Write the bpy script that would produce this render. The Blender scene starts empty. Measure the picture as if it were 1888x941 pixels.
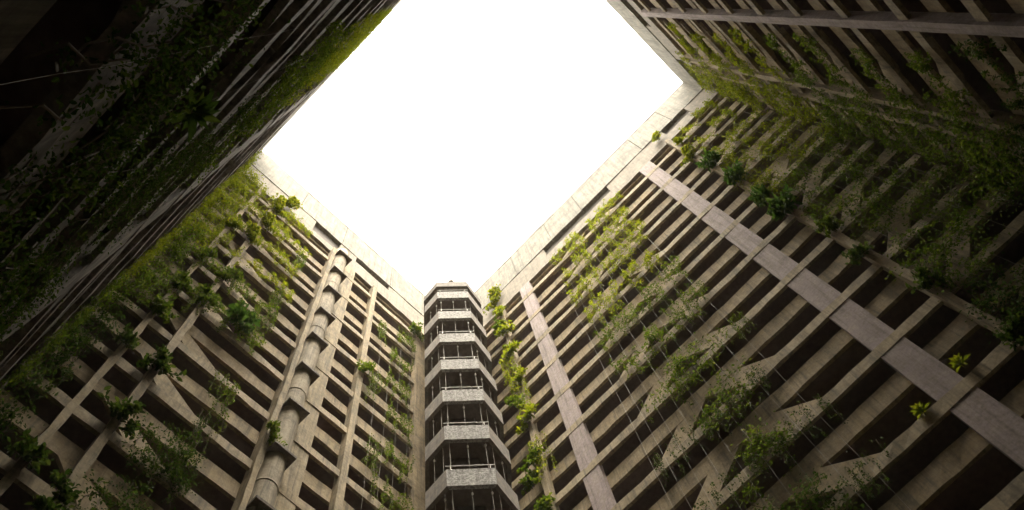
import bpy, math, random
import numpy as np
from mathutils import Matrix, Vector
random.seed(7)
rng = np.random.default_rng(7)
S = bpy.context.scene
COL = S.collection
Z0 = 1.6                                   # height of the eye above the courtyard floor

# ------------------------------------------------------------------ camera
cam = bpy.data.objects.new('camera', bpy.data.cameras.new('camera'))
COL.objects.link(cam)
R = ((0.70810609, -0.70021588, -0.09101373), (0.66279861, 0.70357761, -0.25627438), (0.24348261, 0.12114567, 0.96230969))
mx = Matrix(((R[0][0], -R[1][0], -R[2][0], 0), (R[0][1], -R[1][1], -R[2][1], 0), (R[0][2], -R[1][2], -R[2][2], Z0), (0, 0, 0, 1)))
cam.matrix_world = mx
cam.data.sensor_width = 36.0
cam.data.lens = 36.0 * 1734.417 / 1888.0
cam.data.clip_start = 0.05
cam.data.clip_end = 2000
S.camera = cam

# ------------------------------------------------------------------ sky, sun, exposure
SUN_EL, SUN_AZ = math.radians(67), math.radians(215)
w = bpy.data.worlds.new('World'); S.world = w; w.use_nodes = True
nt = w.node_tree; nt.nodes.clear()
out = nt.nodes.new('ShaderNodeOutputWorld'); bg = nt.nodes.new('ShaderNodeBackground')
sky = nt.nodes.new('ShaderNodeTexSky'); sky.sky_type = 'NISHITA'; sky.sun_disc = False
sky.sun_elevation = SUN_EL; sky.sun_rotation = SUN_AZ; sky.dust_density = 6.0; sky.air_density = 1.6
hs = nt.nodes.new('ShaderNodeHueSaturation'); hs.inputs['Saturation'].default_value = 0.12
tint = nt.nodes.new('ShaderNodeMix'); tint.data_type = 'RGBA'; tint.blend_type = 'MULTIPLY'; tint.inputs[0].default_value = 1.0
tint.inputs[7].default_value = (1.0, 0.935, 0.81, 1)
nt.links.new(sky.outputs[0], hs.inputs['Color']); nt.links.new(hs.outputs[0], tint.inputs[6])
nt.links.new(tint.outputs[2], bg.inputs['Color']); bg.inputs['Strength'].default_value = 0.15
nt.links.new(bg.outputs[0], out.inputs['Surface'])
sd = bpy.data.lights.new('sun', 'SUN'); sd.energy = 0.5; sd.angle = math.radians(40); sd.color = (1.0, 0.88, 0.70)
sun = bpy.data.objects.new('sun', sd); COL.objects.link(sun)
d = Vector((math.cos(SUN_EL) * math.sin(SUN_AZ), math.cos(SUN_EL) * math.cos(SUN_AZ), math.sin(SUN_EL)))
sun.rotation_euler = d.to_track_quat('Z', 'Y').to_euler(); sun.location = d * 150
S.view_settings.view_transform = 'Standard'; S.view_settings.look = 'None'
S.view_settings.gamma = 1.0; S.view_settings.use_curve_mapping = False
S.view_settings.exposure = 2.8
S.render.engine = 'CYCLES'
S.cycles.max_bounces = 12; S.cycles.diffuse_bounces = 8; S.cycles.transmission_bounces = 4
S.cycles.use_denoising = True
S.cycles.sample_clamp_indirect = 8

# ------------------------------------------------------------------ materials
def new_mat(name):
    m = bpy.data.materials.new(name); m.use_nodes = True
    n = m.node_tree; b = n.nodes['Principled BSDF']
    return m, n, b
def noise(n, co, scale, detail=5, rough=0.6):
    t = n.nodes.new('ShaderNodeTexNoise'); t.inputs['Scale'].default_value = scale
    t.inputs['Detail'].default_value = detail; t.inputs['Roughness'].default_value = rough
    n.links.new(co, t.inputs['Vector']); return t.outputs['Fac']
def ramp(n, fac, a, b, ca=(0, 0, 0, 1), cb=(1, 1, 1, 1)):
    r = n.nodes.new('ShaderNodeValToRGB'); r.color_ramp.elements[0].position = a; r.color_ramp.elements[1].position = b
    r.color_ramp.elements[0].color = ca; r.color_ramp.elements[1].color = cb
    n.links.new(fac, r.inputs[0]); return r.outputs[0]
def mixc(n, fac, a, b, mode='MIX'):
    x = n.nodes.new('ShaderNodeMix'); x.data_type = 'RGBA'; x.blend_type = mode
    if isinstance(fac, float): x.inputs[0].default_value = fac
    else: n.links.new(fac, x.inputs[0])
    for i, v in ((6, a), (7, b)):
        if isinstance(v, tuple): x.inputs[i].default_value = v if len(v) == 4 else v + (1,)
        else: n.links.new(v, x.inputs[i])
    return x.outputs[2]
def concrete(name, c1, c2, stain=(0.07, 0.062, 0.048), amount=0.5, moss=0.0, speck=0.32, rough=0.85):
    m, n, b = new_mat(name)
    g = n.nodes.new('ShaderNodeNewGeometry').outputs['Position']
    st = n.nodes.new('ShaderNodeMapping'); st.inputs['Scale'].default_value = (3.2, 3.2, 0.22); n.links.new(g, st.inputs['Vector'])
    big = ramp(n, noise(n, g, 0.5, 6), 0.35, 0.65)
    col = mixc(n, big, c1, c2)
    mid = ramp(n, noise(n, g, 3.1, 8, 0.7), 0.38, 0.68)
    col = mixc(n, mid, col, mixc(n, 0.45, col, (0.52, 0.44, 0.33)), 'MIX')
    sp = ramp(n, noise(n, g, 9, 8, 0.7), 0.36, 0.64, (1 - speck,) * 3 + (1,), (1, 1, 1, 1))
    col = mixc(n, 1.0, col, sp, 'MULTIPLY')
    streak = ramp(n, noise(n, st.outputs[0], 1.3, 6, 0.65), 0.47, 0.66, (0, 0, 0, 1), (amount,) * 3 + (1,))
    col = mixc(n, streak, col, stain)
    s2 = n.nodes.new('ShaderNodeMapping'); s2.inputs['Scale'].default_value = (9, 9, 0.55); n.links.new(g, s2.inputs['Vector'])
    run = ramp(n, noise(n, s2.outputs[0], 1.0, 5, 0.6), 0.52, 0.70, (0, 0, 0, 1), (min(.8, amount * 1.3),) * 3 + (1,))
    col = mixc(n, run, col, stain)
    blot = ramp(n, noise(n, g, 1.4, 9, 0.75), 0.49, 0.66, (0, 0, 0, 1), (amount * 1.1,) * 3 + (1,))
    col = mixc(n, blot, col, stain)
    if moss:
        ms = ramp(n, noise(n, g, 0.9, 8, 0.7), 0.5, 0.68, (0, 0, 0, 1), (moss,) * 3 + (1,))
        col = mixc(n, ms, col, (0.06, 0.075, 0.03))
    n.links.new(col, b.inputs['Base Color']); b.inputs['Roughness'].default_value = rough
    b.inputs['Specular IOR Level'].default_value = 0.25
    bp = n.nodes.new('ShaderNodeBump'); bp.inputs['Strength'].default_value = 0.35; bp.inputs['Distance'].default_value = 0.02
    n.links.new(noise(n, g, 14, 8, 0.75), bp.inputs['Height']); n.links.new(bp.outputs[0], b.inputs['Normal'])
    return m
def plain(name, c, rough=0.6, metal=0.0, var=0.25):
    m, n, b = new_mat(name)
    g = n.nodes.new('ShaderNodeNewGeometry').outputs['Position']
    k = ramp(n, noise(n, g, 6, 5), 0.3, 0.7, tuple(x * (1 - var) for x in c) + (1,), tuple(x * (1 + var) for x in c) + (1,))
    n.links.new(k, b.inputs['Base Color']); b.inputs['Roughness'].default_value = rough; b.inputs['Metallic'].default_value = metal
    return m
def leafmat(name, c1, c2, c3, trans=0.5, tcol=None):
    m = bpy.data.materials.new(name); m.use_nodes = True; n = m.node_tree; n.nodes.clear()
    o = n.nodes.new('ShaderNodeOutputMaterial')
    g = n.nodes.new('ShaderNodeNewGeometry')
    r = n.nodes.new('ShaderNodeValToRGB'); e = r.color_ramp.elements
    e[0].position = 0; e[0].color = c1 + (1,); e[1].position = 1; e[1].color = c3 + (1,)
    k = e.new(0.55); k.color = c2 + (1,)
    n.links.new(g.outputs['Random Per Island'], r.inputs[0])
    p = n.nodes.new('ShaderNodeBsdfDiffuse')
    n.links.new(r.outputs[0], p.inputs['Color'])
    t = n.nodes.new('ShaderNodeBsdfTranslucent')
    n.links.new(mixc(n, 1.0, r.outputs[0], tcol or (1.6, 1.5, 0.6), 'MULTIPLY'), t.inputs['Color'])
    ms = n.nodes.new('ShaderNodeMixShader'); ms.inputs[0].default_value = trans
    n.links.new(p.outputs[0], ms.inputs[1]); n.links.new(t.outputs[0], ms.inputs[2]); n.links.new(ms.outputs[0], o.inputs[0])
    return m
def roughcast(name):
    m, n, b = new_mat(name)
    g = n.nodes.new('ShaderNodeNewGeometry').outputs['Position']
    st = n.nodes.new('ShaderNodeMapping'); st.inputs['Scale'].default_value = (5, 5, 0.5); n.links.new(g, st.inputs['Vector'])
    col = ramp(n, noise(n, g, 11, 4, 0.8), 0.40, 0.60, (0.19, 0.185, 0.175, 1), (0.50, 0.49, 0.47, 1))
    sk = ramp(n, noise(n, st.outputs[0], 1.6, 6, 0.7), 0.48, 0.75, (0, 0, 0, 1), (0.7, 0.7, 0.7, 1))
    col = mixc(n, sk, col, (0.10, 0.095, 0.085))
    n.links.new(col, b.inputs['Base Color']); b.inputs['Roughness'].default_value = 0.95; b.inputs['Specular IOR Level'].default_value = 0.1
    bp = n.nodes.new('ShaderNodeBump'); bp.inputs['Strength'].default_value = 0.8; bp.inputs['Distance'].default_value = 0.05
    n.links.new(noise(n, g, 16, 6, 0.8), bp.inputs['Height']); n.links.new(bp.outputs[0], b.inputs['Normal'])
    return m
M = {
    'ledge': concrete('ledge_concrete', (0.48, 0.38, 0.23), (0.40, 0.315, 0.185), amount=0.5, moss=0.25),
    'spandrel': concrete('spandrel_concrete', (0.50, 0.39, 0.225), (0.43, 0.325, 0.185), amount=0.45, moss=0.25),
    'dark_ledge': concrete('weathered_shaded_concrete', (0.25, 0.22, 0.19), (0.18, 0.16, 0.135), amount=0.75, moss=0.3),  # stained; weak light on the nearest wall put into a darker base
    'pillar': concrete('pinkish_concrete', (0.46, 0.375, 0.375), (0.39, 0.315, 0.32), amount=0.35),
    'parapet': concrete('parapet_concrete', (0.27, 0.262, 0.225), (0.225, 0.222, 0.19), stain=(0.12, 0.11, 0.09), amount=0.7, moss=.2, speck=0.3),
    'beam': concrete('beam_concrete', (0.27, 0.24, 0.195), (0.23, 0.205, 0.165), stain=(0.12, 0.105, 0.08), amount=0.4, speck=0.25),
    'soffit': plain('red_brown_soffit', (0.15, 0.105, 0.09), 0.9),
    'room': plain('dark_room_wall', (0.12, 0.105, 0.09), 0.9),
    'tower': roughcast('grey_roughcast'),
    'tower_side': concrete('grey_shaded_concrete', (0.235, 0.215, 0.205), (0.19, 0.175, 0.165), amount=0.3, speck=0.2),  # same tower concrete; shade of the oblique facets put into the colour
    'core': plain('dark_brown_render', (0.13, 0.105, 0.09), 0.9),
    'pipe': concrete('pipe_concrete', (0.50, 0.43, 0.31), (0.42, 0.36, 0.26), amount=0.5, speck=0.3),
    'collar': concrete('collar_concrete', (0.20, 0.175, 0.15), (0.16, 0.14, 0.12), amount=0.5),
    'roof': concrete('dark_roof_concrete', (0.13, 0.12, 0.11), (0.10, 0.09, 0.085), amount=0.4),
    'steel': plain('galvanised_steel', (0.5, 0.5, 0.48), 0.45, 0.6),
    'wire': plain('pale_wire', (0.40, 0.38, 0.33), 0.6, 0.0),
    'white': plain('white_plastic', (0.8, 0.8, 0.78), 0.4, 0.0, 0.05),
    'stem': plain('vine_stem', (0.13, 0.10, 0.06), 0.9),
    'ground': concrete('paving_concrete', (0.10, 0.09, 0.075), (0.07, 0.065, 0.05), moss=0.4),
    'leaf_lime': leafmat('lime_leaves', (0.09, 0.13, 0.012), (0.15, 0.19, 0.02), (0.24, 0.25, 0.03), 0.5),
    'leaf_mid': leafmat('mid_green_leaves', (0.04, 0.075, 0.013), (0.075, 0.12, 0.02), (0.14, 0.18, 0.03), 0.45),
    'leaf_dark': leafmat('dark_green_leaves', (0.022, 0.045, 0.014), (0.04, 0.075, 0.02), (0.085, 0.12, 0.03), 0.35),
    'leaf_deep': leafmat('deep_green_big_leaves', (0.03, 0.07, 0.022), (0.055, 0.115, 0.032), (0.11, 0.18, 0.045), 0.35),
}

# ------------------------------------------------------------------ builders
class MB:
    def __init__(self): self.v = []; self.f = []
    def hexa(self, p):                     # 8 corners: bottom ring 0-3, top ring 4-7
        b = len(self.v); self.v += [tuple(q) for q in p]
        for f in ((0, 3, 2, 1), (4, 5, 6, 7), (0, 1, 5, 4), (1, 2, 6, 5), (2, 3, 7, 6), (3, 0, 4, 7)):
            self.f.append(tuple(b + i for i in f))
    def tube(self, pts, r, n=6, cap=True):
        pts = [Vector(p) for p in pts]; b = len(self.v)
        for i, p in enumerate(pts):
            t = (pts[min(i + 1, len(pts) - 1)] - pts[max(i - 1, 0)]).normalized()
            a = t.cross(Vector((0.31, 0.95, 0.05))).normalized(); c = t.cross(a)
            rr = r[i] if isinstance(r, (list, tuple)) else r
            for k in range(n):
                an = 2 * math.pi * k / n
                self.v.append(tuple(p + (a * math.cos(an) + c * math.sin(an)) * rr))
        for i in range(len(pts) - 1):
            for k in range(n):
                k2 = (k + 1) % n
                self.f.append((b + i * n + k, b + i * n + k2, b + (i + 1) * n + k2, b + (i + 1) * n + k))
        if cap:
            self.f.append(tuple(b + k for k in range(n))[::-1]); e = b + (len(pts) - 1) * n
            self.f.append(tuple(e + k for k in range(n)))
    def build(self, name, mat, parent=None, smooth=False):
        me = bpy.data.meshes.new(name); me.from_pydata(self.v, [], self.f); me.update()
        me.materials.append(mat)
        bm_fix(me)
        if smooth: me.shade_smooth()
        return link(name, me, parent)
def bm_fix(me):
    import bmesh
    b = bmesh.new(); b.from_mesh(me); bmesh.ops.recalc_face_normals(b, faces=b.faces); b.to_mesh(me); b.free()
def link(name, me, parent=None):
    o = bpy.data.objects.new(name, me); COL.objects.link(o)
    if parent is not None: o.parent = parent
    return o
def thing(name, label, cat, loc=(0, 0, 0), rz=0.0, group=None):
    o = bpy.data.objects.new(name, None); COL.objects.link(o); o.location = loc; o.rotation_euler = (0, 0, rz)
    o.empty_display_size = 0.3
    return tag(o, label, cat, group)
def tag(o, label, cat, group=None):
    o['label'] = label; o['category'] = cat
    if group: o['group'] = group
    return o

EU, WU, SV, NV = 14.12, -1.03, 12.60, -7.60
FL = 3.2
def ledge_z(n): return Z0 + FL * (n + 0.75)
LH = 0.225                                 # half height of a ledge
WALLS = {
    'E': (lambda a, s, z: (EU + s, a, z), NV, SV),
    'W': (lambda a, s, z: (WU - s, a, z), NV, SV),
    'S': (lambda a, s, z: (a, SV + s, z), WU, EU),
    'N': (lambda a, s, z: (a, NV - s, z), WU, EU),
}
PAR_B, PAR_M, PAR_T = Z0 + 49.1, Z0 + 51.75, Z0 + 55.9
DEEP = 6.5

def strip(mb, P, a0, a1, s0, s1, z0, z1, along='a', step=0.5, j=0.016):
    """box in wall coordinates, cut into pieces along its length with slightly uneven edges"""
    L = (a1 - a0) if along == 'a' else (z1 - z0)
    n = max(1, int(abs(L) / step)); rings = []
    for i in range(n + 1):
        t = i / n; q = lambda: random.uniform(-j, j)
        if along == 'a':
            a = a0 + t * (a1 - a0)
            rings.append([P(a, s0 + q(), z0 + q()), P(a, s1, z0 + q()), P(a, s1, z1 + q()), P(a, s0 + q(), z1 + q())])
        else:
            z = z0 + t * (z1 - z0)
            rings.append([P(a0 + q(), s0 + q(), z), P(a0 + q(), s1, z), P(a1 + q(), s1, z), P(a1 + q(), s0 + q(), z)])
    b = len(mb.v)
    for r in rings: mb.v += r
    for i in range(n):
        for k in range(4):
            k2 = (k + 1) % 4
            mb.f.append((b + 4 * i + k, b + 4 * i + k2, b + 4 * i + 4 + k2, b + 4 * i + 4 + k))
    mb.f.append((b + 3, b + 2, b + 1, b)); e = b + 4 * n; mb.f.append((e, e + 1, e + 2, e + 3))
def bx(name, P, a0, a1, s0, s1, z0, z1, mat, parent, along='a', step=0.5, j=0.016):
    mb = MB(); strip(mb, P, a0, a1, s0, s1, z0, z1, along, step, j); return mb.build(name, mat, parent)

# ------------------------------------------------------------------ ground
g = MB(); g.hexa([(-90, -90, -0.3), (90, -90, -0.3), (90, 90, -0.3), (-90, 90, -0.3), (-90, -90, 0), (90, -90, 0), (90, 90, 0), (-90, 90, 0)])
go = g.build('ground', M['ground']); go['kind'] = 'structure'

# ------------------------------------------------------------------ thin veil added to lift the dark tones and soften the sky edge
hz = MB(); hz.hexa([(-95, -95, -1.3), (95, -95, -1.3), (95, 95, -1.3), (-95, 95, -1.3), (-95, -95, 60), (95, -95, 60), (95, 95, 60), (-95, 95, 60)])
hm = bpy.data.materials.new('added_haze'); hm.use_nodes = True; hn = hm.node_tree; hn.nodes.clear()
ho = hn.nodes.new('ShaderNodeOutputMaterial'); hv = hn.nodes.new('ShaderNodeVolumePrincipled')
hv.inputs['Color'].default_value = (0.95, 0.92, 0.86, 1); hv.inputs['Density'].default_value = 0.0005; hv.inputs['Anisotropy'].default_value = 0.3
hn.links.new(hv.outputs[0], ho.inputs['Volume'])
hob = hz.build('added_haze', hm); hob['kind'] = 'stuff'; hob['label'] = 'thin pale veil added to lift the dark tones of the courtyard'

# ------------------------------------------------------------------ the four courtyard walls
NF = 15
def brace(P, bo, bi, to, ti, n, mat, parent):
    zb = ledge_z(n) + LH; zt = ledge_z(n + 1) - LH - 1.32
    mb = MB()
    mb.hexa([P(bo, .185, zb), P(bi, .185, zb), P(bi, .30, zb), P(bo, .30, zb), P(to, .225, zt), P(ti, .225, zt), P(ti, .335, zt), P(to, .335, zt)])
    return mb.build('brace', mat, parent)
def facade(key, label, pillars, posts, slots, braces, solids=(), lm='ledge', sm='spandrel', pm='pillar', joints=()):
    P, A0, A1 = WALLS[key]
    t = thing('facade_wall', label, 'facade', P((A0 + A1) / 2, 0, 0), group='concrete facades round the courtyard')
    P0 = P; base = Vector(t.location)
    P = lambda a, s, z: tuple(Vector(P0(a, s, z)) - base)
    big = key in 'EW'
    B0, B1 = (A0 - DEEP - .5, A1 + DEEP + .5) if big else (A0, A1)
    for n in range(NF):
        L = ledge_z(n) - LH; T = ledge_z(n) + LH
        bx('ledge', P, A0 + .06, A1 - .06, -.025, .09, L, T, M[lm], t)
        bx('spandrel', P, A0, A1, .225, .34, L - 1.32, L - .56, M[sm], t)
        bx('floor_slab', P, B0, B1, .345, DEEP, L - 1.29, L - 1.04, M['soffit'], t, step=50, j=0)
        for q in braces: brace(P, *q, n, M[sm], t)
    L = ledge_z(NF) - LH
    bx('spandrel', P, A0, A1, .225, .34, L - 1.32, L - .56, M[sm], t)
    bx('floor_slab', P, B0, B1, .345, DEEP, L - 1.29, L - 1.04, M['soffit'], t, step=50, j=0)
    bx('plinth', P, A0, A1, .225, .34, 0, ledge_z(0) - LH - 1.36, M[sm], t)
    for q in braces: pass
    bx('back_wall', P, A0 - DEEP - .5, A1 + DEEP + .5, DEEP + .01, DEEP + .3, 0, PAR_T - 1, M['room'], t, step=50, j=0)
    rz = 0 if big else .31
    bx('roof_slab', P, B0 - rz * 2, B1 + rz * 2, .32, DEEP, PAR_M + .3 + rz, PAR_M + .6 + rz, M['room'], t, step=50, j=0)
    # parapet: lower beam with recessed slots, upper panels with joints, coping
    X = .3 if big else 0
    e = [A0 - X] + [x for s in sorted(slots) for x in s[:2]] + [A1 + X]
    for i in range(0, len(e), 2):
        if e[i + 1] - e[i] > .05: bx('parapet_beam', P, e[i], e[i + 1], .04, .30, PAR_B, PAR_M - .004, M['beam'], t)
    for (a0, a1, zb) in slots:
        bx('parapet_beam', P, a0 + .004, a1 - .004, .045, .30, PAR_B + .002, Z0 + zb, M['beam'], t)
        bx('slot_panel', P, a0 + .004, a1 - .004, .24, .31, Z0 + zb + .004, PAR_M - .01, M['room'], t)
    js = [A0 - X] + sorted(joints) + [A1 + X]
    for i in range(len(js) - 1):
        bx('parapet_panel', P, js[i] + (.012 if i else 0), js[i + 1] - (.012 if i < len(js) - 2 else 0), 0, .30, PAR_M, PAR_T - .16, M['parapet'], t)
    bx('parapet_core', P, A0, A1, .10, .29, PAR_M + .01, PAR_T - .18, M['beam'], t, step=50, j=0) if False else None
    bx('coping', P, A0 + .07 - (X and .37), A1 - .07 + (X and .37), -.012, .36, PAR_T - .157, PAR_T, M['parapet'], t, j=.008)
    for (a0, a1, s0, s1) in pillars:
        bx('pillar', P, a0, a1, s0, s1, 0, PAR_B - .004, M[pm], t, 'z', 1.0, .008)
    for (a0, a1, s0, s1) in posts:
        bx('post', P, a0, a1, s0, s1, 0, PAR_B - .004, M[lm], t, 'z', 0.6, .02)
    for (a0, a1, s0, s1) in solids:
        bx('pier', P, a0, a1, s0, s1, 0, PAR_B - .004, M[sm], t, 'z', 1.5, .01)
    return t
chev = [(5.25, 4.0, 3.65, 2.45), (-.45, .8, 1.15, 2.35), (-4.15, -4.95, -5.15, -6.0)]
facade('E', 'concrete wall right of the stair tower, with two broad pinkish pillars and a bare lit parapet',
       [(-2.60, -1.83, -.01, .22), (6.60, 7.32, -.01, .22)], [(-4.12, -3.88, -.16, .22), (8.62, 8.82, -.16, .22)],
       [(-6.1, -4.32, 50.5), (0.0, 5.05, 50.4)], chev, joints=(-5.2, -2.9, 1.9, 4.3, 7.15, 9.9))
facade('W', 'darkest and nearest concrete wall, seen steeply along its face, smothered in ivy',
       [(-2.60, -1.83, -.01, .22), (6.60, 7.32, -.01, .22)], [(-4.12, -3.88, -.16, .22)],
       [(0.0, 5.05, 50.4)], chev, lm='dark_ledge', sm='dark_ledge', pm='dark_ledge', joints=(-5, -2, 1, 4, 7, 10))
facade('S', 'concrete wall left of the stair tower carrying the fat collared drain pipe',
       [(5.46, 6.92, .0, .22), (8.14, 8.42, -.10, .22)], [(1.33, 1.57, -.18, .22), (.32, .52, -.14, .22), (5.20, 5.40, -.24, .22)],
       [(3.80, 5.65, 49.95), (6.80, 9.27, 50.95)], [(3.8, 2.2, 1.72, .9)], solids=[(11.3, 14.0, -.06, .22)], pm='ledge', joints=(2.6, 5.7, 9.3, 11.8))
facade('N', 'upper right concrete wall crossed by one thin pale pillar, ivy thick in its lower corner',
       [(8.14, 8.44, -.10, .22)], [(11.40, 11.62, -.16, .22), (12.18, 12.38, -.14, .22)],
       [(5.6, 9.36, 50.4), (11.86, 14.0, 50.4)], [(9.0, 10.3, 10.9, 11.8)], pm='pillar', joints=(2.5, 5.3, 9.4, 11.2))

# ------------------------------------------------------------------ drain pipe with square collars
pt = thing('drain_pipe', 'fat round concrete drain pipe with square collars, climbing the wall left of the tower', 'pipe', (5.80, 12.52, 0))
mb = MB(); mb.tube([(0, 0, z) for z in np.arange(0, 50.01 + Z0, 0.8)], [.375 + random.uniform(-.004, .004) for _ in np.arange(0, 50.01 + Z0, 0.8)], 28); mb.build('pipe', M['pipe'], pt, True)
for k in range(0, 16):
    z = Z0 + FL * (k + .02)
    mb = MB(); q = lambda: random.uniform(-.015, .015)
    mb.hexa([(-.40 + q(), -.52 + q(), z + q()), (.43 + q(), -.52 + q(), z + q()), (.43, .075, z), (-.40, .075, z), (-.40 + q(), -.52 + q(), z + .11), (.43 + q(), -.52 + q(), z + .11), (.43, .075, z + .11), (-.40, .075, z + .11)])
    mb.build('collar', M['collar'], pt)
    if k % 2:
        mb = MB(); mb.tube([(0, 0, z + 1.5), (0, 0, z + 1.56)], .388, 28); mb.build('joint_ring', M['pipe'], pt, True)

# ------------------------------------------------------------------ stair tower
TX, TY = 12.9, 11.4
oct_ = [(14.10, 10.45), (12.66, 9.02), (11.42, 8.80), (10.31, 9.88), (10.38, 10.92), (11.95, 12.55)]
tw = thing('stair_tower', 'tall grey half-octagonal stair tower with stacked concrete balconies in the courtyard corner', 'tower', (TX, TY, 0))
def inset(pts, d):
    o = []
    for i in range(len(pts)):
        p = Vector(pts[i])
        ns = []
        for (a, b) in ((i - 1, i), (i, i + 1)):
            if 0 <= a and b < len(pts):
                e = Vector(pts[b]) - Vector(pts[a]); nn = Vector((e.y, -e.x)).normalized()
                if nn.dot(Vector((TX, TY)) - p) < 0: nn = -nn
                ns.append(nn)
        if len(ns) == 1: q = p + ns[0] * d
        else:
            h = (ns[0] + ns[1]).normalized(); q = p + h * (d / max(.3, h.dot(ns[0])))
        o.append((q.x, q.y))
    return o
def prism(poly, z0, z1, name, mat, closed=True):
    mb = MB(); n = len(poly)
    mb.v = [(x - TX, y - TY, z0) for x, y in poly] + [(x - TX, y - TY, z1) for x, y in poly]
    for i in range(n):
        j = (i + 1) % n; mb.f.append((i, j, n + j, n + i))
    mb.f.append(tuple(range(n))[::-1]); mb.f.append(tuple(range(n, 2 * n)))
    return mb.build(name, mat, tw)
inn = inset(oct_, .14)
def facet_panel(i, z0, z1, mat, name='balcony_panel'):
    mb = MB(); a, b, c, d_ = oct_[i], oct_[i + 1], inn[i + 1], inn[i]
    e = .003
    mb.hexa([(a[0] - TX, a[1] - TY, z0), (b[0] - TX, b[1] - TY, z0), (c[0] - TX, c[1] - TY, z0), (d_[0] - TX, d_[1] - TY, z0),
             (a[0] - TX, a[1] - TY, z1), (b[0] - TX, b[1] - TY, z1), (c[0] - TX, c[1] - TY, z1), (d_[0] - TX, d_[1] - TY, z1)])
    return mb.build(name, mat, tw)
core = inset(oct_, .75) + [(14.1, 12.55)]
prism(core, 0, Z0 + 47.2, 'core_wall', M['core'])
ff = [Vector(oct_[2]), Vector(oct_[3])]; fdir = (ff[1] - ff[0]).normalized(); fn = Vector((-1, -1)).normalized()
for k in range(-8, 7):
    zt = Z0 + 27.2 + FL * k; zb = zt - 1.06
    if zb < 0.3: continue
    for i in range(5): 
        p = facet_panel(i, zb, zt, M['tower'] if i == 2 else M['tower_side'])
        if i == 2:
            rl = MB(); h = zt + .17
            A = ff[0] + fdir * -.02 + fn * .02; B = ff[1] - fdir * -.02 + fn * .02
            rl.tube([(A.x - TX, A.y - TY, h), (B.x - TX, B.y - TY, h)], .018, 6)
            for t in (.1, .9):
                C = A.lerp(B, t); rl.tube([(C.x - TX, C.y - TY, zt - .08), (C.x - TX, C.y - TY, h)], .018, 6)
            r = rl.build('rail', M['wire'], p)
    prism(inset(oct_, .145) + [(14.1, 12.55)], zb + .05, zb + .22, 'landing', M['core'])
prism(inset(oct_, -.03) + [(14.1, 12.55)], Z0 + 47.25, Z0 + 48.05, 'tower_roof', M['roof'])
# cables strung inside the balcony fronts, each with small white insulators
ins = inset(oct_, .17)
for i, ts in ((1, (.25, .75)), (2, (.06, .5, .94)), (3, (.25, .75)), (0, (.5,))):
    for t in ts:
        p = Vector(ins[i]).lerp(Vector(ins[i + 1]), t); x, y = p.x - TX, p.y - TY
        mb = MB(); mb.tube([(x, y, .1), (x, y, Z0 + 47.2)], .006, 5); c = mb.build('cable', M['wire'], tw)
        for k in range(-3, 7):
            if random.random() < .75:
                z = Z0 + 27.2 + FL * k + random.choice((.25, 1.9, 1.95))
                nb = MB(); nb.tube([(x, y, z - .07), (x, y, z - .03), (x, y, z + .04), (x, y, z + .08)], [.015, .036, .034, .015], 8); nb.build('insulator', M['white'], c, True)
fm = MB(); c0 = (ff[0] + ff[1]) / 2 - fn * .3
fm.tube([(c0.x - TX, c0.y - TY, Z0 + 48.15), (c0.x - TX, c0.y - TY, Z0 + 48.9)], .05, 8)
fm.tube([(c0.x - TX, c0.y - TY, Z0 + 48.8), (c0.x - TX, c0.y - TY, Z0 + 48.85), (c0.x - TX, c0.y - TY, Z0 + 49.1), (c0.x - TX, c0.y - TY, Z0 + 49.15)], [.05, .17, .17, .05], 10)
for sgn in (-1, 1):
    q = c0 + fdir * .28 * sgn; fm.tube([(q.x - TX, q.y - TY, Z0 + 48.15), (q.x - TX, q.y - TY, Z0 + 48.5)], .13, 8)
fm.build('roof_lamp', M['collar'], tw)

# ------------------------------------------------------------------ foliage
def leaves_mesh(name, pos, up, nrm, size, mat, aspect=0.55):
    """pos: leaf base, up: direction base->tip, nrm: rough normal; two folded quads per leaf"""
    n = len(pos); up = up / np.linalg.norm(up, axis=1, keepdims=True)
    side = np.cross(up, nrm); side /= np.linalg.norm(side, axis=1, keepdims=True) + 1e-9
    nn = np.cross(side, up); s = size[:, None]; wd = s * aspect * .5
    fold = nn * s * .12
    v = np.empty((n, 6, 3))
    v[:, 0] = pos
    v[:, 1] = pos + up * s * .30 + side * wd * .95 + fold
    v[:, 2] = pos + up * s * .68 + side * wd * .8 + fold
    v[:, 3] = pos + up * s - nn * s * .10
    v[:, 4] = pos + up * s * .68 - side * wd * .8 + fold
    v[:, 5] = pos + up * s * .30 - side * wd * .95 + fold
    me = bpy.data.meshes.new(name)
    me.vertices.add(n * 6); me.vertices.foreach_set('co', v.reshape(-1))
    idx = (np.arange(n)[:, None, None] * 6 + np.array([[0, 1, 2, 3], [0, 3, 4, 5]])[None]).reshape(-1)
    me.loops.add(n * 8); me.loops.foreach_set('vertex_index', idx.astype(np.int32))
    me.polygons.add(n * 2); me.polygons.foreach_set('loop_start', (np.arange(n * 2) * 4).astype(np.int32))
    me.polygons.foreach_set('loop_total', np.full(n * 2, 4, np.int32))
    me.materials.append(mat); me.update(calc_edges=True)
    return me
def rand_dirs(n): 
    x = rng.normal(size=(n, 3)); return x / np.linalg.norm(x, axis=1, keepdims=True)
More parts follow.
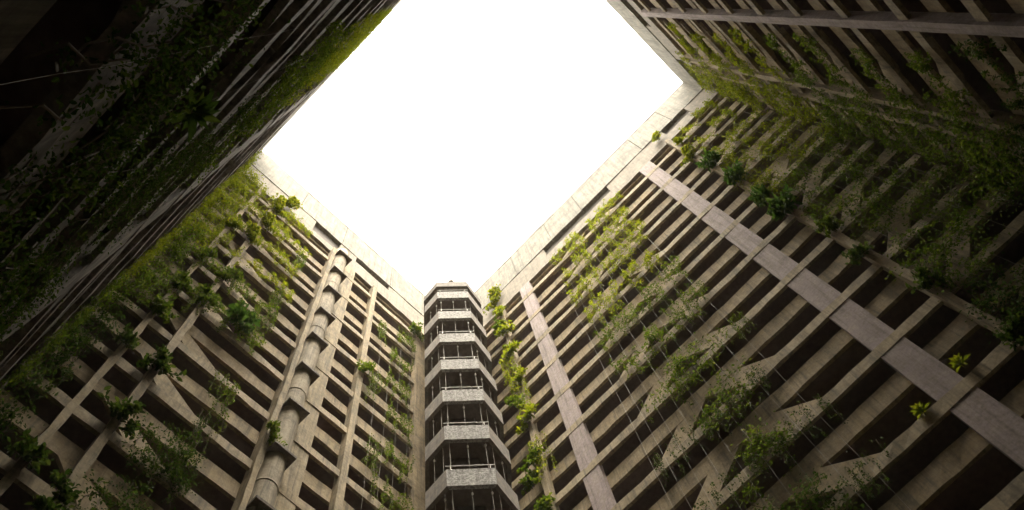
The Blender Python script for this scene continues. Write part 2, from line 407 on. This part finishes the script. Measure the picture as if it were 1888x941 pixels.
# local axes of a plant: x along the wall, y out from the wall into the court, z up
def strand_path(x, y, z0, z1, wob=.10, step=.16):
    n = max(3, int(abs(z1 - z0) / step)); ph = rng.uniform(0, 6.3, 4)
    t = np.linspace(0, 1, n)
    return np.stack([x + wob * np.sin(t * 5 + ph[0]) * t + wob * .5 * np.sin(t * 13 + ph[1]), y + wob * .6 * np.sin(t * 6 + ph[2]), z0 + (z1 - z0) * t], 1)
def leaves_on(paths, per_m, size, spread, droop=.4):
    P_, U_, N_, Sz = [], [], [], []
    for p in paths:
        L = np.linalg.norm(np.diff(p, axis=0), axis=1).sum(); n = max(2, int(L * per_m))
        t = np.sort(rng.uniform(0, 1, n)) * (len(p) - 1); i = np.minimum(t.astype(int), len(p) - 2); f = (t - i)[:, None]
        q = p[i] * (1 - f) + p[i + 1] * f
        # leaves come in tufts along the stem
        q += rng.normal(0, spread, (n, 3)) * np.array([1, .7, .8])
        u = rand_dirs(n) * np.array([1, .8, .7]); u[:, 2] -= droop; u[:, 1] += .25
        nr = rand_dirs(n) * .7; nr[:, 2] += .8; nr[:, 1] += .4
        P_.append(q); U_.append(u); N_.append(nr); Sz.append(rng.uniform(size[0], size[1], n))
    return np.concatenate(P_), np.concatenate(U_), np.concatenate(N_), np.concatenate(Sz)
def stems_mesh(name, paths, r=.012, mat=None):
    mb = MB()
    for p in paths: mb.tube([tuple(q) for q in p[::2]], r, 4, False)
    me = bpy.data.meshes.new(name); me.from_pydata(mb.v, [], mb.f); me.materials.append(mat or M['stem']); me.update(); return me

def make_trellis(mat, width=1.9, height=2.0, ns=13, per_m=27, size=(.04, .10)):
    paths = []
    for i in range(ns):
        x = rng.uniform(-width / 2, width / 2); h = height * rng.uniform(.35, 1.0)
        paths.append(strand_path(x, rng.uniform(.10, .28), -.1, h, .07))
    for i in range(ns // 2 + 1):             # trailing shoots over the ledge
        x = rng.uniform(-width / 2, width / 2)
        paths.append(strand_path(x, rng.uniform(.12, .25), .1, -rng.uniform(.4, 1.7), .08))
    run = strand_path(0, .15, 0, .01); 
    x = np.linspace(-width / 2, width / 2, 14); paths.append(np.stack([x, .14 + .06 * np.sin(x * 5), .06 + .08 * np.sin(x * 4)], 1))
    return leaves_mesh('foliage', *leaves_on(paths, per_m, size, .035), mat), stems_mesh('stem', paths, .007)
def make_hanging(mat, width=.8, length=3.6, ns=6, per_m=28, size=(.045, .10)):
    paths = [strand_path(rng.uniform(-width / 2, width / 2), rng.uniform(.08, .25), .15, -length * rng.uniform(.45, 1), .08) for _ in range(ns)]
    return leaves_mesh('foliage', *leaves_on(paths, per_m, size, .05, .7), mat), stems_mesh('stem', paths, .008)
def make_shrub(mat, r=.6, n_br=26, size=(.09, .21), per=16):
    """a tuft rooted on the wall: a few lopsided sub-clumps of branches, uneven outline"""
    paths = []; nsub = 5
    subs = [(rng.uniform(-.30, .30), rng.uniform(.05, .22), rng.uniform(-.75, .6), rng.uniform(.45, 1.0)) for _ in range(nsub)]
    for i in range(n_br):
        sx_, sy_, sz_, sr = subs[rng.integers(nsub)]
        a = rng.uniform(0, 6.3); el = rng.uniform(-.9, 1.2); L = r * sr * rng.uniform(.35, 1.1)
        dd = np.array([math.cos(a) * math.cos(el), abs(math.sin(a)) * .75 * math.cos(el), math.sin(el)])
        t = np.linspace(0, 1, 6)[:, None]
        paths.append(np.array([sx_, sy_, sz_]) * r * 1.5 + dd * L * t + np.array([0, 0, -.3 * L]) * t ** 2)
    paths.append(np.array([[0.03 * math.sin(q * 3), .03, q] for q in np.linspace(-r * 1.3, r * 1.1, 9)]))
    P_, U_, N_, Sz = [], [], [], []
    for p in paths[:-1]:
        n = int(per * rng.uniform(.6, 1.4)); t = rng.uniform(.15, 1, n) * 5; i = np.minimum(t.astype(int), 4); f = (t - i)[:, None]
        q = p[i] * (1 - f) + p[i + 1] * f + rng.normal(0, .035, (n, 3))
        u = (p[-1] - p[0])[None] * .7 / r + rand_dirs(n); u[:, 2] -= .1
        nr = rand_dirs(n) * .6; nr[:, 2] += 1
        P_.append(q); U_.append(u); N_.append(nr); Sz.append(size[0] + (size[1] - size[0]) * rng.uniform(0, 1, n) ** 1.5)
    return leaves_mesh('foliage', np.concatenate(P_), np.concatenate(U_), np.concatenate(N_), np.concatenate(Sz), mat, .5), stems_mesh('stem', paths, .012)
def make_curtain(mat, width=3.0, height=3.2, n=2600, size=(.08, .17), thick=.38, nc=26, runners=12):
    """ivy over a patch of wall: a walk of clumps joined by runners, ragged edge, gaps"""
    cx_ = rng.uniform(-width / 2, width / 2, nc); cz = rng.uniform(0, height, nc); cr = rng.uniform(.18, .55, nc)
    cy = rng.uniform(.06, thick, nc)
    k = rng.choice(nc, n, p=cr ** 1.6 / (cr ** 1.6).sum())
    off = rng.normal(0, 1, (n, 3)) * cr[k][:, None] * np.array([.62, .30, .55])
    pos = np.stack([cx_[k], cy[k], cz[k]], 1) + off
    pos[:, 1] = np.clip(pos[:, 1], .02, thick + .3)
    u = rand_dirs(n); u[:, 2] -= .5; u[:, 1] += .4
    nr = rand_dirs(n) * .6; nr[:, 2] += .7; nr[:, 1] += .7
    paths = []
    for i in range(runners):
        j = rng.integers(nc); paths.append(strand_path(cx_[j], .06, cz[j] + .6, cz[j] - rng.uniform(.6, 1.8), .16))
    a, b, c, d_ = leaves_on(paths, 16, size, .06, .6)
    return leaves_mesh('foliage', np.concatenate([pos, a]), np.concatenate([u, b]), np.concatenate([nr, c]), np.concatenate([rng.uniform(*size, n), d_]), mat), stems_mesh('stem', paths, .012)
def make_rosette(mat, n=13, size=(.34, .55)):
    a = np.linspace(0, 6.28, n, endpoint=False) + rng.normal(0, .12, n); el = rng.uniform(.1, .9, n)
    u = np.stack([np.cos(a) * np.cos(el), np.sin(a) * np.cos(el) * .8 + .35, np.sin(el) * .7 + .1], 1)
    pos = np.zeros((n, 3)) + np.array([0, .1, 0]); nr = np.zeros((n, 3)) + np.array([0, .3, 1]) + rng.normal(0, .1, (n, 3))
    st = [np.array([[0, 0, -.15], [0, .05, -.05], [0, .1, 0.02], [0, .1, .05]])]
    return leaves_mesh('foliage', pos, u, nr, rng.uniform(*size, n), mat, .32), stems_mesh('stem', st, .03)

PROTO = {}
def protos(key, fn, k, **kw): PROTO[key] = [fn(**kw) for _ in range(k)]
for c in ('lime', 'mid', 'dark'):
    protos('trellis_' + c, make_trellis, 4, mat=M['leaf_' + c])
    protos('hanging_' + c, make_hanging, 3, mat=M['leaf_' + c])
    protos('curtain_' + c, make_curtain, 4, mat=M['leaf_' + c])
    protos('shrub_' + c, make_shrub, 3, mat=M['leaf_' + c])
protos('shrub_deep', make_shrub, 3, mat=M['leaf_deep'], r=.75, size=(.16, .36))
for c in ('lime', 'mid', 'dark'):
    protos('curtain_thin_' + c, make_curtain, 4, mat=M['leaf_' + c], n=430, size=(.07, .15), thick=.26, nc=15)
    protos('curtain_slim_' + c, make_curtain, 4, mat=M['leaf_' + c], width=1.0, n=560, size=(.07, .15), thick=.40, nc=14, runners=5)
    protos('curtain_half_' + c, make_curtain, 4, mat=M['leaf_' + c], width=1.9, n=1100, size=(.06, .14), nc=18, runners=8)
    protos('curtain_sparse_' + c, make_curtain, 4, mat=M['leaf_' + c], width=1.9, n=420, size=(.06, .14), thick=.28, nc=14, runners=10)
    protos('hanging_wide_' + c, make_hanging, 4, mat=M['leaf_' + c], width=2.8, length=2.0, ns=12, per_m=27, size=(.045, .10))
protos('curtain_fine', make_curtain, 4, mat=M['leaf_dark'], n=1500, size=(.035, .085), thick=.28, nc=24)
protos('rosette', make_rosette, 2, mat=M['leaf_lime'])
protos('rosette_dark', make_rosette, 1, mat=M['leaf_dark'])
ROT = {'E': math.pi / 2, 'W': -math.pi / 2, 'S': math.pi, 'N': 0.0}
USED = {}
NAMES = {'trellis': ('climbing_vine', 'vine', 'climbing vines trained up the ledges'), 'hanging': ('trailing_vine', 'vine', 'vines trailing down the walls'),
         'curtain': ('ivy_curtain', 'ivy', 'ivy curtains over the walls'), 'shrub': ('leafy_shrub', 'shrub', 'shrubs growing on the wall posts'),
         'rosette': ('rosette_fern', 'fern', 'rosette ferns on the ledges')}
def plant(kind, wall, a, z, label, sx=1.0, sz=1.0, sy=1.0, s=-.05):
    base = kind.split('_')[0]; nm, cat, grp = NAMES[base]
    P = WALLS[wall][0]; var = random.choice(PROTO[kind])
    o = thing(nm, label, cat, P(a, s, Z0 + z), ROT[wall], grp)
    o.scale = (sx * random.choice((-1, 1)), sy, sz)
    for me in var:
        link(me.name.split('.')[0], me, o)
    USED[label] = USED.get(label, 0) + 1
    return o
ORD = ['topmost', 'second', 'third', 'fourth', 'fifth', 'sixth', 'seventh', 'eighth', 'ninth', 'tenth', 'eleventh', 'twelfth', 'thirteenth', 'fourteenth', 'fifteenth']
def ordn(n): return ORD[14 - n] + ' ledge' + (' below the parapet' if n == 14 else ' down')
def lz(n): return FL * (n + .75) + LH
def u_(a, b): return random.uniform(a, b)
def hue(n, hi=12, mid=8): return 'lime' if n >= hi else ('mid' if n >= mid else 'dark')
HW = {'lime': 'yellow-green', 'mid': 'green', 'dark': 'dark green'}

# right wall (E)
for n in range(4, 15):
    h = hue(n, 11, 8); w_ = HW[h]
    kt = ('trellis_' if n > 8 else 'hanging_wide_') + h; up = 0 if n > 8 else .1
    if n > 8: plant('hanging_wide_' + h, 'E', 2.4 + u_(-.4, .4), lz(n) + .1, f'{w_} trailing shoots at mid bay between the pink pillars, {ordn(n)}', u_(1.0, 1.4), u_(.8, 1.2))
    plant(kt, 'E', u_(3.3, 3.9), lz(n), f'{w_} vine between the pink pillars, tower side of the bay, {ordn(n)}', u_(1.0, 1.25) if n > 8 else .8, u_(.7, .95))
    plant(kt, 'E', u_(.7, 1.5), lz(n), f'{w_} vine between the pink pillars, far side of the bay, {ordn(n)}', u_(1.0, 1.25) if n > 8 else .8, u_(.6, .9))
    if n <= 8:
        plant('curtain_half_dark' if n < 6 else 'curtain_sparse_mid', 'E', u_(1.8, 2.8), lz(n) - 1.2, f'bushy ivy at mid bay between the pink pillars, {ordn(n)}', u_(.9, 1.2), .65, .8)
    if n >= 5:
        d_ = 'deep' if n in (9, 10, 11, 12) else hue(n, 13, 8)
        plant('shrub_' + d_, 'E', -4.0 + u_(-.15, .15), lz(n) + u_(-.8, .6), f'leafy shrub on the thin post of the right wall, {ordn(n)}', u_(.6, .95), u_(.6, 1.1), 1, -.16)
    if n >= 12:
        plant('trellis_' + h, 'E', u_(-5.9, -5.3), lz(n), f'{w_} vine in the far corner bay of the right wall, {ordn(n)}', 1.4, .8)
    else:
        k = 'curtain_sparse_lime' if n >= 10 else 'curtain_sparse_mid' if n >= 7 else 'curtain_half_mid' if n == 6 else 'curtain_half_dark'
        w_ = HW[k.split('_')[-1]]
        plant(k, 'E', -5.0 + u_(-.2, .2), lz(n) - .9, f'{w_} ivy curtain beside the thin post of the right wall, {ordn(n)}', 1.0, 1.0, .8)
        plant(k, 'E', -6.6 + u_(-.2, .2), lz(n) - .9, f'{w_} ivy curtain at the far corner of the right wall, {ordn(n)}', 1.0, 1.0, .8)
for n in range(7, 15):
    plant('shrub_' + ('lime' if n > 9 else 'mid'), 'E', 8.75 + u_(-.25, .25), lz(n) + u_(-.6, .9), f'{"yellow-green" if n > 9 else "green"} creeper just right of the stair tower, {ordn(n)}', u_(.7, 1.2), u_(.7, 1.5), 1.0, -.16)
    if n in (7, 9, 11, 12): plant('hanging_lime', 'E', 8.6 + u_(-.3, .5), lz(n) + .6, f'loose trailing strands right of the stair tower, {ordn(n)}', 1, .9, 1, -.16)
    if n in (8, 10, 13): plant('shrub_mid', 'E', 8.9 + u_(-.3, .3), lz(n) + 1.8, f'smaller creeper tuft right of the stair tower, above the {ordn(n)}', .8, .8, 1, -.16)
plant('shrub_lime', 'E', 8.85, 51.2, 'topmost yellow-green creeper tuft over the parapet right of the stair tower', 1.3, 1.5, 1.1, -.05)
plant('shrub_lime', 'E', -3.95, 50.6, 'small yellow-green tuft against the parapet above the thin post', .8, .7, 1.0, -.1)
plant('rosette', 'E', -2.81, 18.9, 'pale rosette fern on the low dark ledge right of the broad pillar', .62, .6, .6)
plant('rosette', 'E', -1.42, 18.6, 'pale rosette fern on the low dark ledge left of the broad pillar', .58, .56, .56)

# upper right wall (N)
for n in range(4, 15):
    h = hue(n, 10, 6); w_ = HW[h]
    plant('curtain_' + ('sparse_' if n > 6 and n != 12 else 'half_') + h, 'N', 13.2 + u_(-.2, .2), lz(n) - .9, f'{w_} ivy at the corner end of the upper right wall, {ordn(n)}', .95, 1.0, .8)
    if n < 9: plant('curtain_' + ('sparse_' if n > 6 else 'half_') + h, 'N', 11.7 + u_(-.3, .3), lz(n) - .9, f'{w_} ivy around the posts of the upper right wall, {ordn(n)}', 1.0, .9, .8)
    else: plant('trellis_' + h, 'N', 11.7 + u_(-.3, .3), lz(n), f'{w_} vine around the posts of the upper right wall, {ordn(n)}', 1, .9)
    if n < 14: plant('trellis_' + h, 'N', 9.9 + u_(-.4, .4), lz(n), f'{w_} sparse vine beside the posts of the upper right wall, {ordn(n)}', 1.1, .55)

# left wall (S)
for n in range(4, 15):
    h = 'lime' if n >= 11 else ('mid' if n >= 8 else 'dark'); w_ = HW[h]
    plant('curtain_slim_' + h, 'S', -.60 + u_(-.1, .1), lz(n) - 1.2, f'{w_} ivy in the left corner of the left wall, {ordn(n)}', .75, 1.1, .95)
    if n in (5, 6, 7, 9, 10, 12, 13, 14):
        plant('shrub_' + h, 'S', 1.5 + u_(-.15, .15), lz(n) + u_(-.7, .7), f'{w_} shrub on the stouter left post of the left wall, {ordn(n)}', u_(.9, 1.2), u_(.8, 1.1), 1, -.18)
    if n in (5, 7, 8, 9, 10, 12):
        plant('shrub_' + h, 'S', .42 + u_(-.12, .12), lz(n) + u_(-.7, .7), f'{w_} shrub on the thinner outer post of the left wall, {ordn(n)}', u_(.7, 1.0), u_(.7, 1.0), 1, -.14)
    if n >= 9:
        plant('trellis_' + h, 'S', .95 + u_(-.15, .15), lz(n) - .2, f'{w_} vine between the two left posts of the left wall, {ordn(n)}', .9, .9)
        plant('hanging_' + h, 'S', .0 + u_(-.1, .2), lz(n) - .1, f'{w_} vine left of the outer post of the left wall, {ordn(n)}', 1.0, .9)
        plant('trellis_' + h, 'S', u_(2.6, 3.0), lz(n), f'{w_} climbing vine between left post and drain pipe, {ordn(n)}', 1.2, .7)
    if n in (7, 8, 10, 11, 13):
        plant('hanging_' + ('mid' if n > 7 else 'dark'), 'S', u_(3.4, 4.1), lz(n) - .2, f'thin trailing vine left of the drain pipe, {ordn(n)}', 1, u_(.9, 1.3))
    if n in (5, 6):
        plant('curtain_half_dark', 'S', u_(2.4, 3.2), lz(n) - 1.0, f'dark ivy clump below the braces of the left wall, {ordn(n)}', .9, .9, .8)
    if 6 <= n <= 13:
        plant('trellis_' + ('mid' if n >= 8 else 'dark'), 'S', 10.4 + u_(-.25, .25), lz(n), f'green climbing vine in the narrow bay left of the stair tower, {ordn(n)}', .7, .8)
        if n % 2: plant('hanging_mid', 'S', 9.3 + u_(-.4, .3), lz(n), f'green trailing vine right of the slim pale pillar, {ordn(n)}', .9, 1.1)
plant('shrub_deep', 'S', 2.9, 32.3, 'deep green bush hanging in the middle of the left bay', .9, .8, 1.0, -.1)
plant('shrub_mid', 'S', 11.25, 47.6, 'green bush tucked high against the stair tower', 1.1, 1.1, 1.0, -.06)
plant('shrub_mid', 'S', 8.4, 37.1, 'green tuft growing on the slim pale pillar', .7, .6, 1.0, -.12)
plant('shrub_mid', 'S', 5.3, 26.4, 'green tuft growing on the pole beside the drain pipe', .6, .7, 1.0, -.24)
plant('shrub_lime', 'S', 2.0, 50.0, 'lone yellow-green bush just under the left parapet', 1.2, .9, 1.0, -.1)

# nearest wall (W)
for n in range(2, 15):
    h = 'lime' if n >= 8 else ('mid' if n >= 3 else 'dark'); w_ = HW[h]  # lime leaves stand in for backlight up high, dark ones for lens falloff
    plant(('curtain_thin_' + h) if n > 4 else 'curtain_fine', 'W', 3.9 + u_(-.3, .3), lz(n) - 1.0, f'{w_ if n > 4 else "dark small-leaved"} ivy on the nearest wall, beside its broad pillar, {ordn(n)}', .75, u_(.7, 1.0), .42)
    if n >= 5: plant('curtain_thin_' + h, 'W', 2.2 + u_(-.3, .3), lz(n) - 1.0, f'{w_} ivy over the middle of the nearest wall, {ordn(n)}', .5, u_(.6, .9), .45)
    if n >= 5: plant('curtain_sparse_' + h, 'W', 11.7 + u_(-.2, .2), lz(n) - 1.0, f'{w_} ivy on the nearest wall beside the left corner, {ordn(n)}', .8, 1.0, .6)
for n, a, q in ((1, 2.4, 'lower'), (1, 4.3, 'lower left'), (2, 5.6, 'left'), (1, 1.3, 'uppermost')):
    plant('curtain_fine', 'W', a, lz(n) - 1.0, f'broad-leaved dark creeper low on the nearest wall, {q} patch', .6, .9, .6)
plant('rosette_dark', 'W', 2.35, 9.6, 'large dark rosette fern low on the nearest wall', .6, .6, .6)

# climbing wires stretched down the walls
def wire(wall, a, z0, z1, label, s=-.12, r=.0035):
    P = WALLS[wall][0]; mb = MB(); x = 0
    p0 = Vector(P(a, s, Z0 + z0)); pts = []
    for i in range(13):
        t = i / 12; pts.append(tuple(Vector(P(a + u_(-.015, .015), s, Z0 + z0 + (z1 - z0) * t)) - p0))
    mb.tube(pts, r, 5); o = mb.build('climbing_wire', M['wire'], None); o.location = p0
    return tag(o, label, 'wire', 'wires stretched down the walls')
for i, a in enumerate((4.9, 4.45, 3.9, 3.3, 2.7, 2.1, 1.5, .9, .3)):
    wire('E', a, 12, 46.4 - u_(0, 4), f'thin pale wire, {["first","second","third","fourth","fifth","sixth","seventh","eighth","ninth"][i]} from the tower in the bay between pink pillars')
for i, a in enumerate((-4.7, -5.5, -6.3, -7.0)):
    wire('E', a, 12, 46 - u_(0, 3), f'thin pale wire, {["first","second","third","fourth"][i]} beyond the thin post in the far corner bay')
for i, a in enumerate((9.1, 9.7, 10.3, 10.9)):
    wire('S', a, 12, 45 - u_(0, 4), f'thin pale wire, {["first","second","third","fourth"][i]} right of the slim pale pillar')
for i, a in enumerate((1.27, 2.2)):
    wire('W', a, 2.5, 12 + 8 * i, f'thin pale wire, {["first","second","third"][i]} from overhead on the nearest wall', -.15, .0009)

dups = [k for k, v in USED.items() if v > 1]
if dups: print('DUPLICATE LABELS', dups)
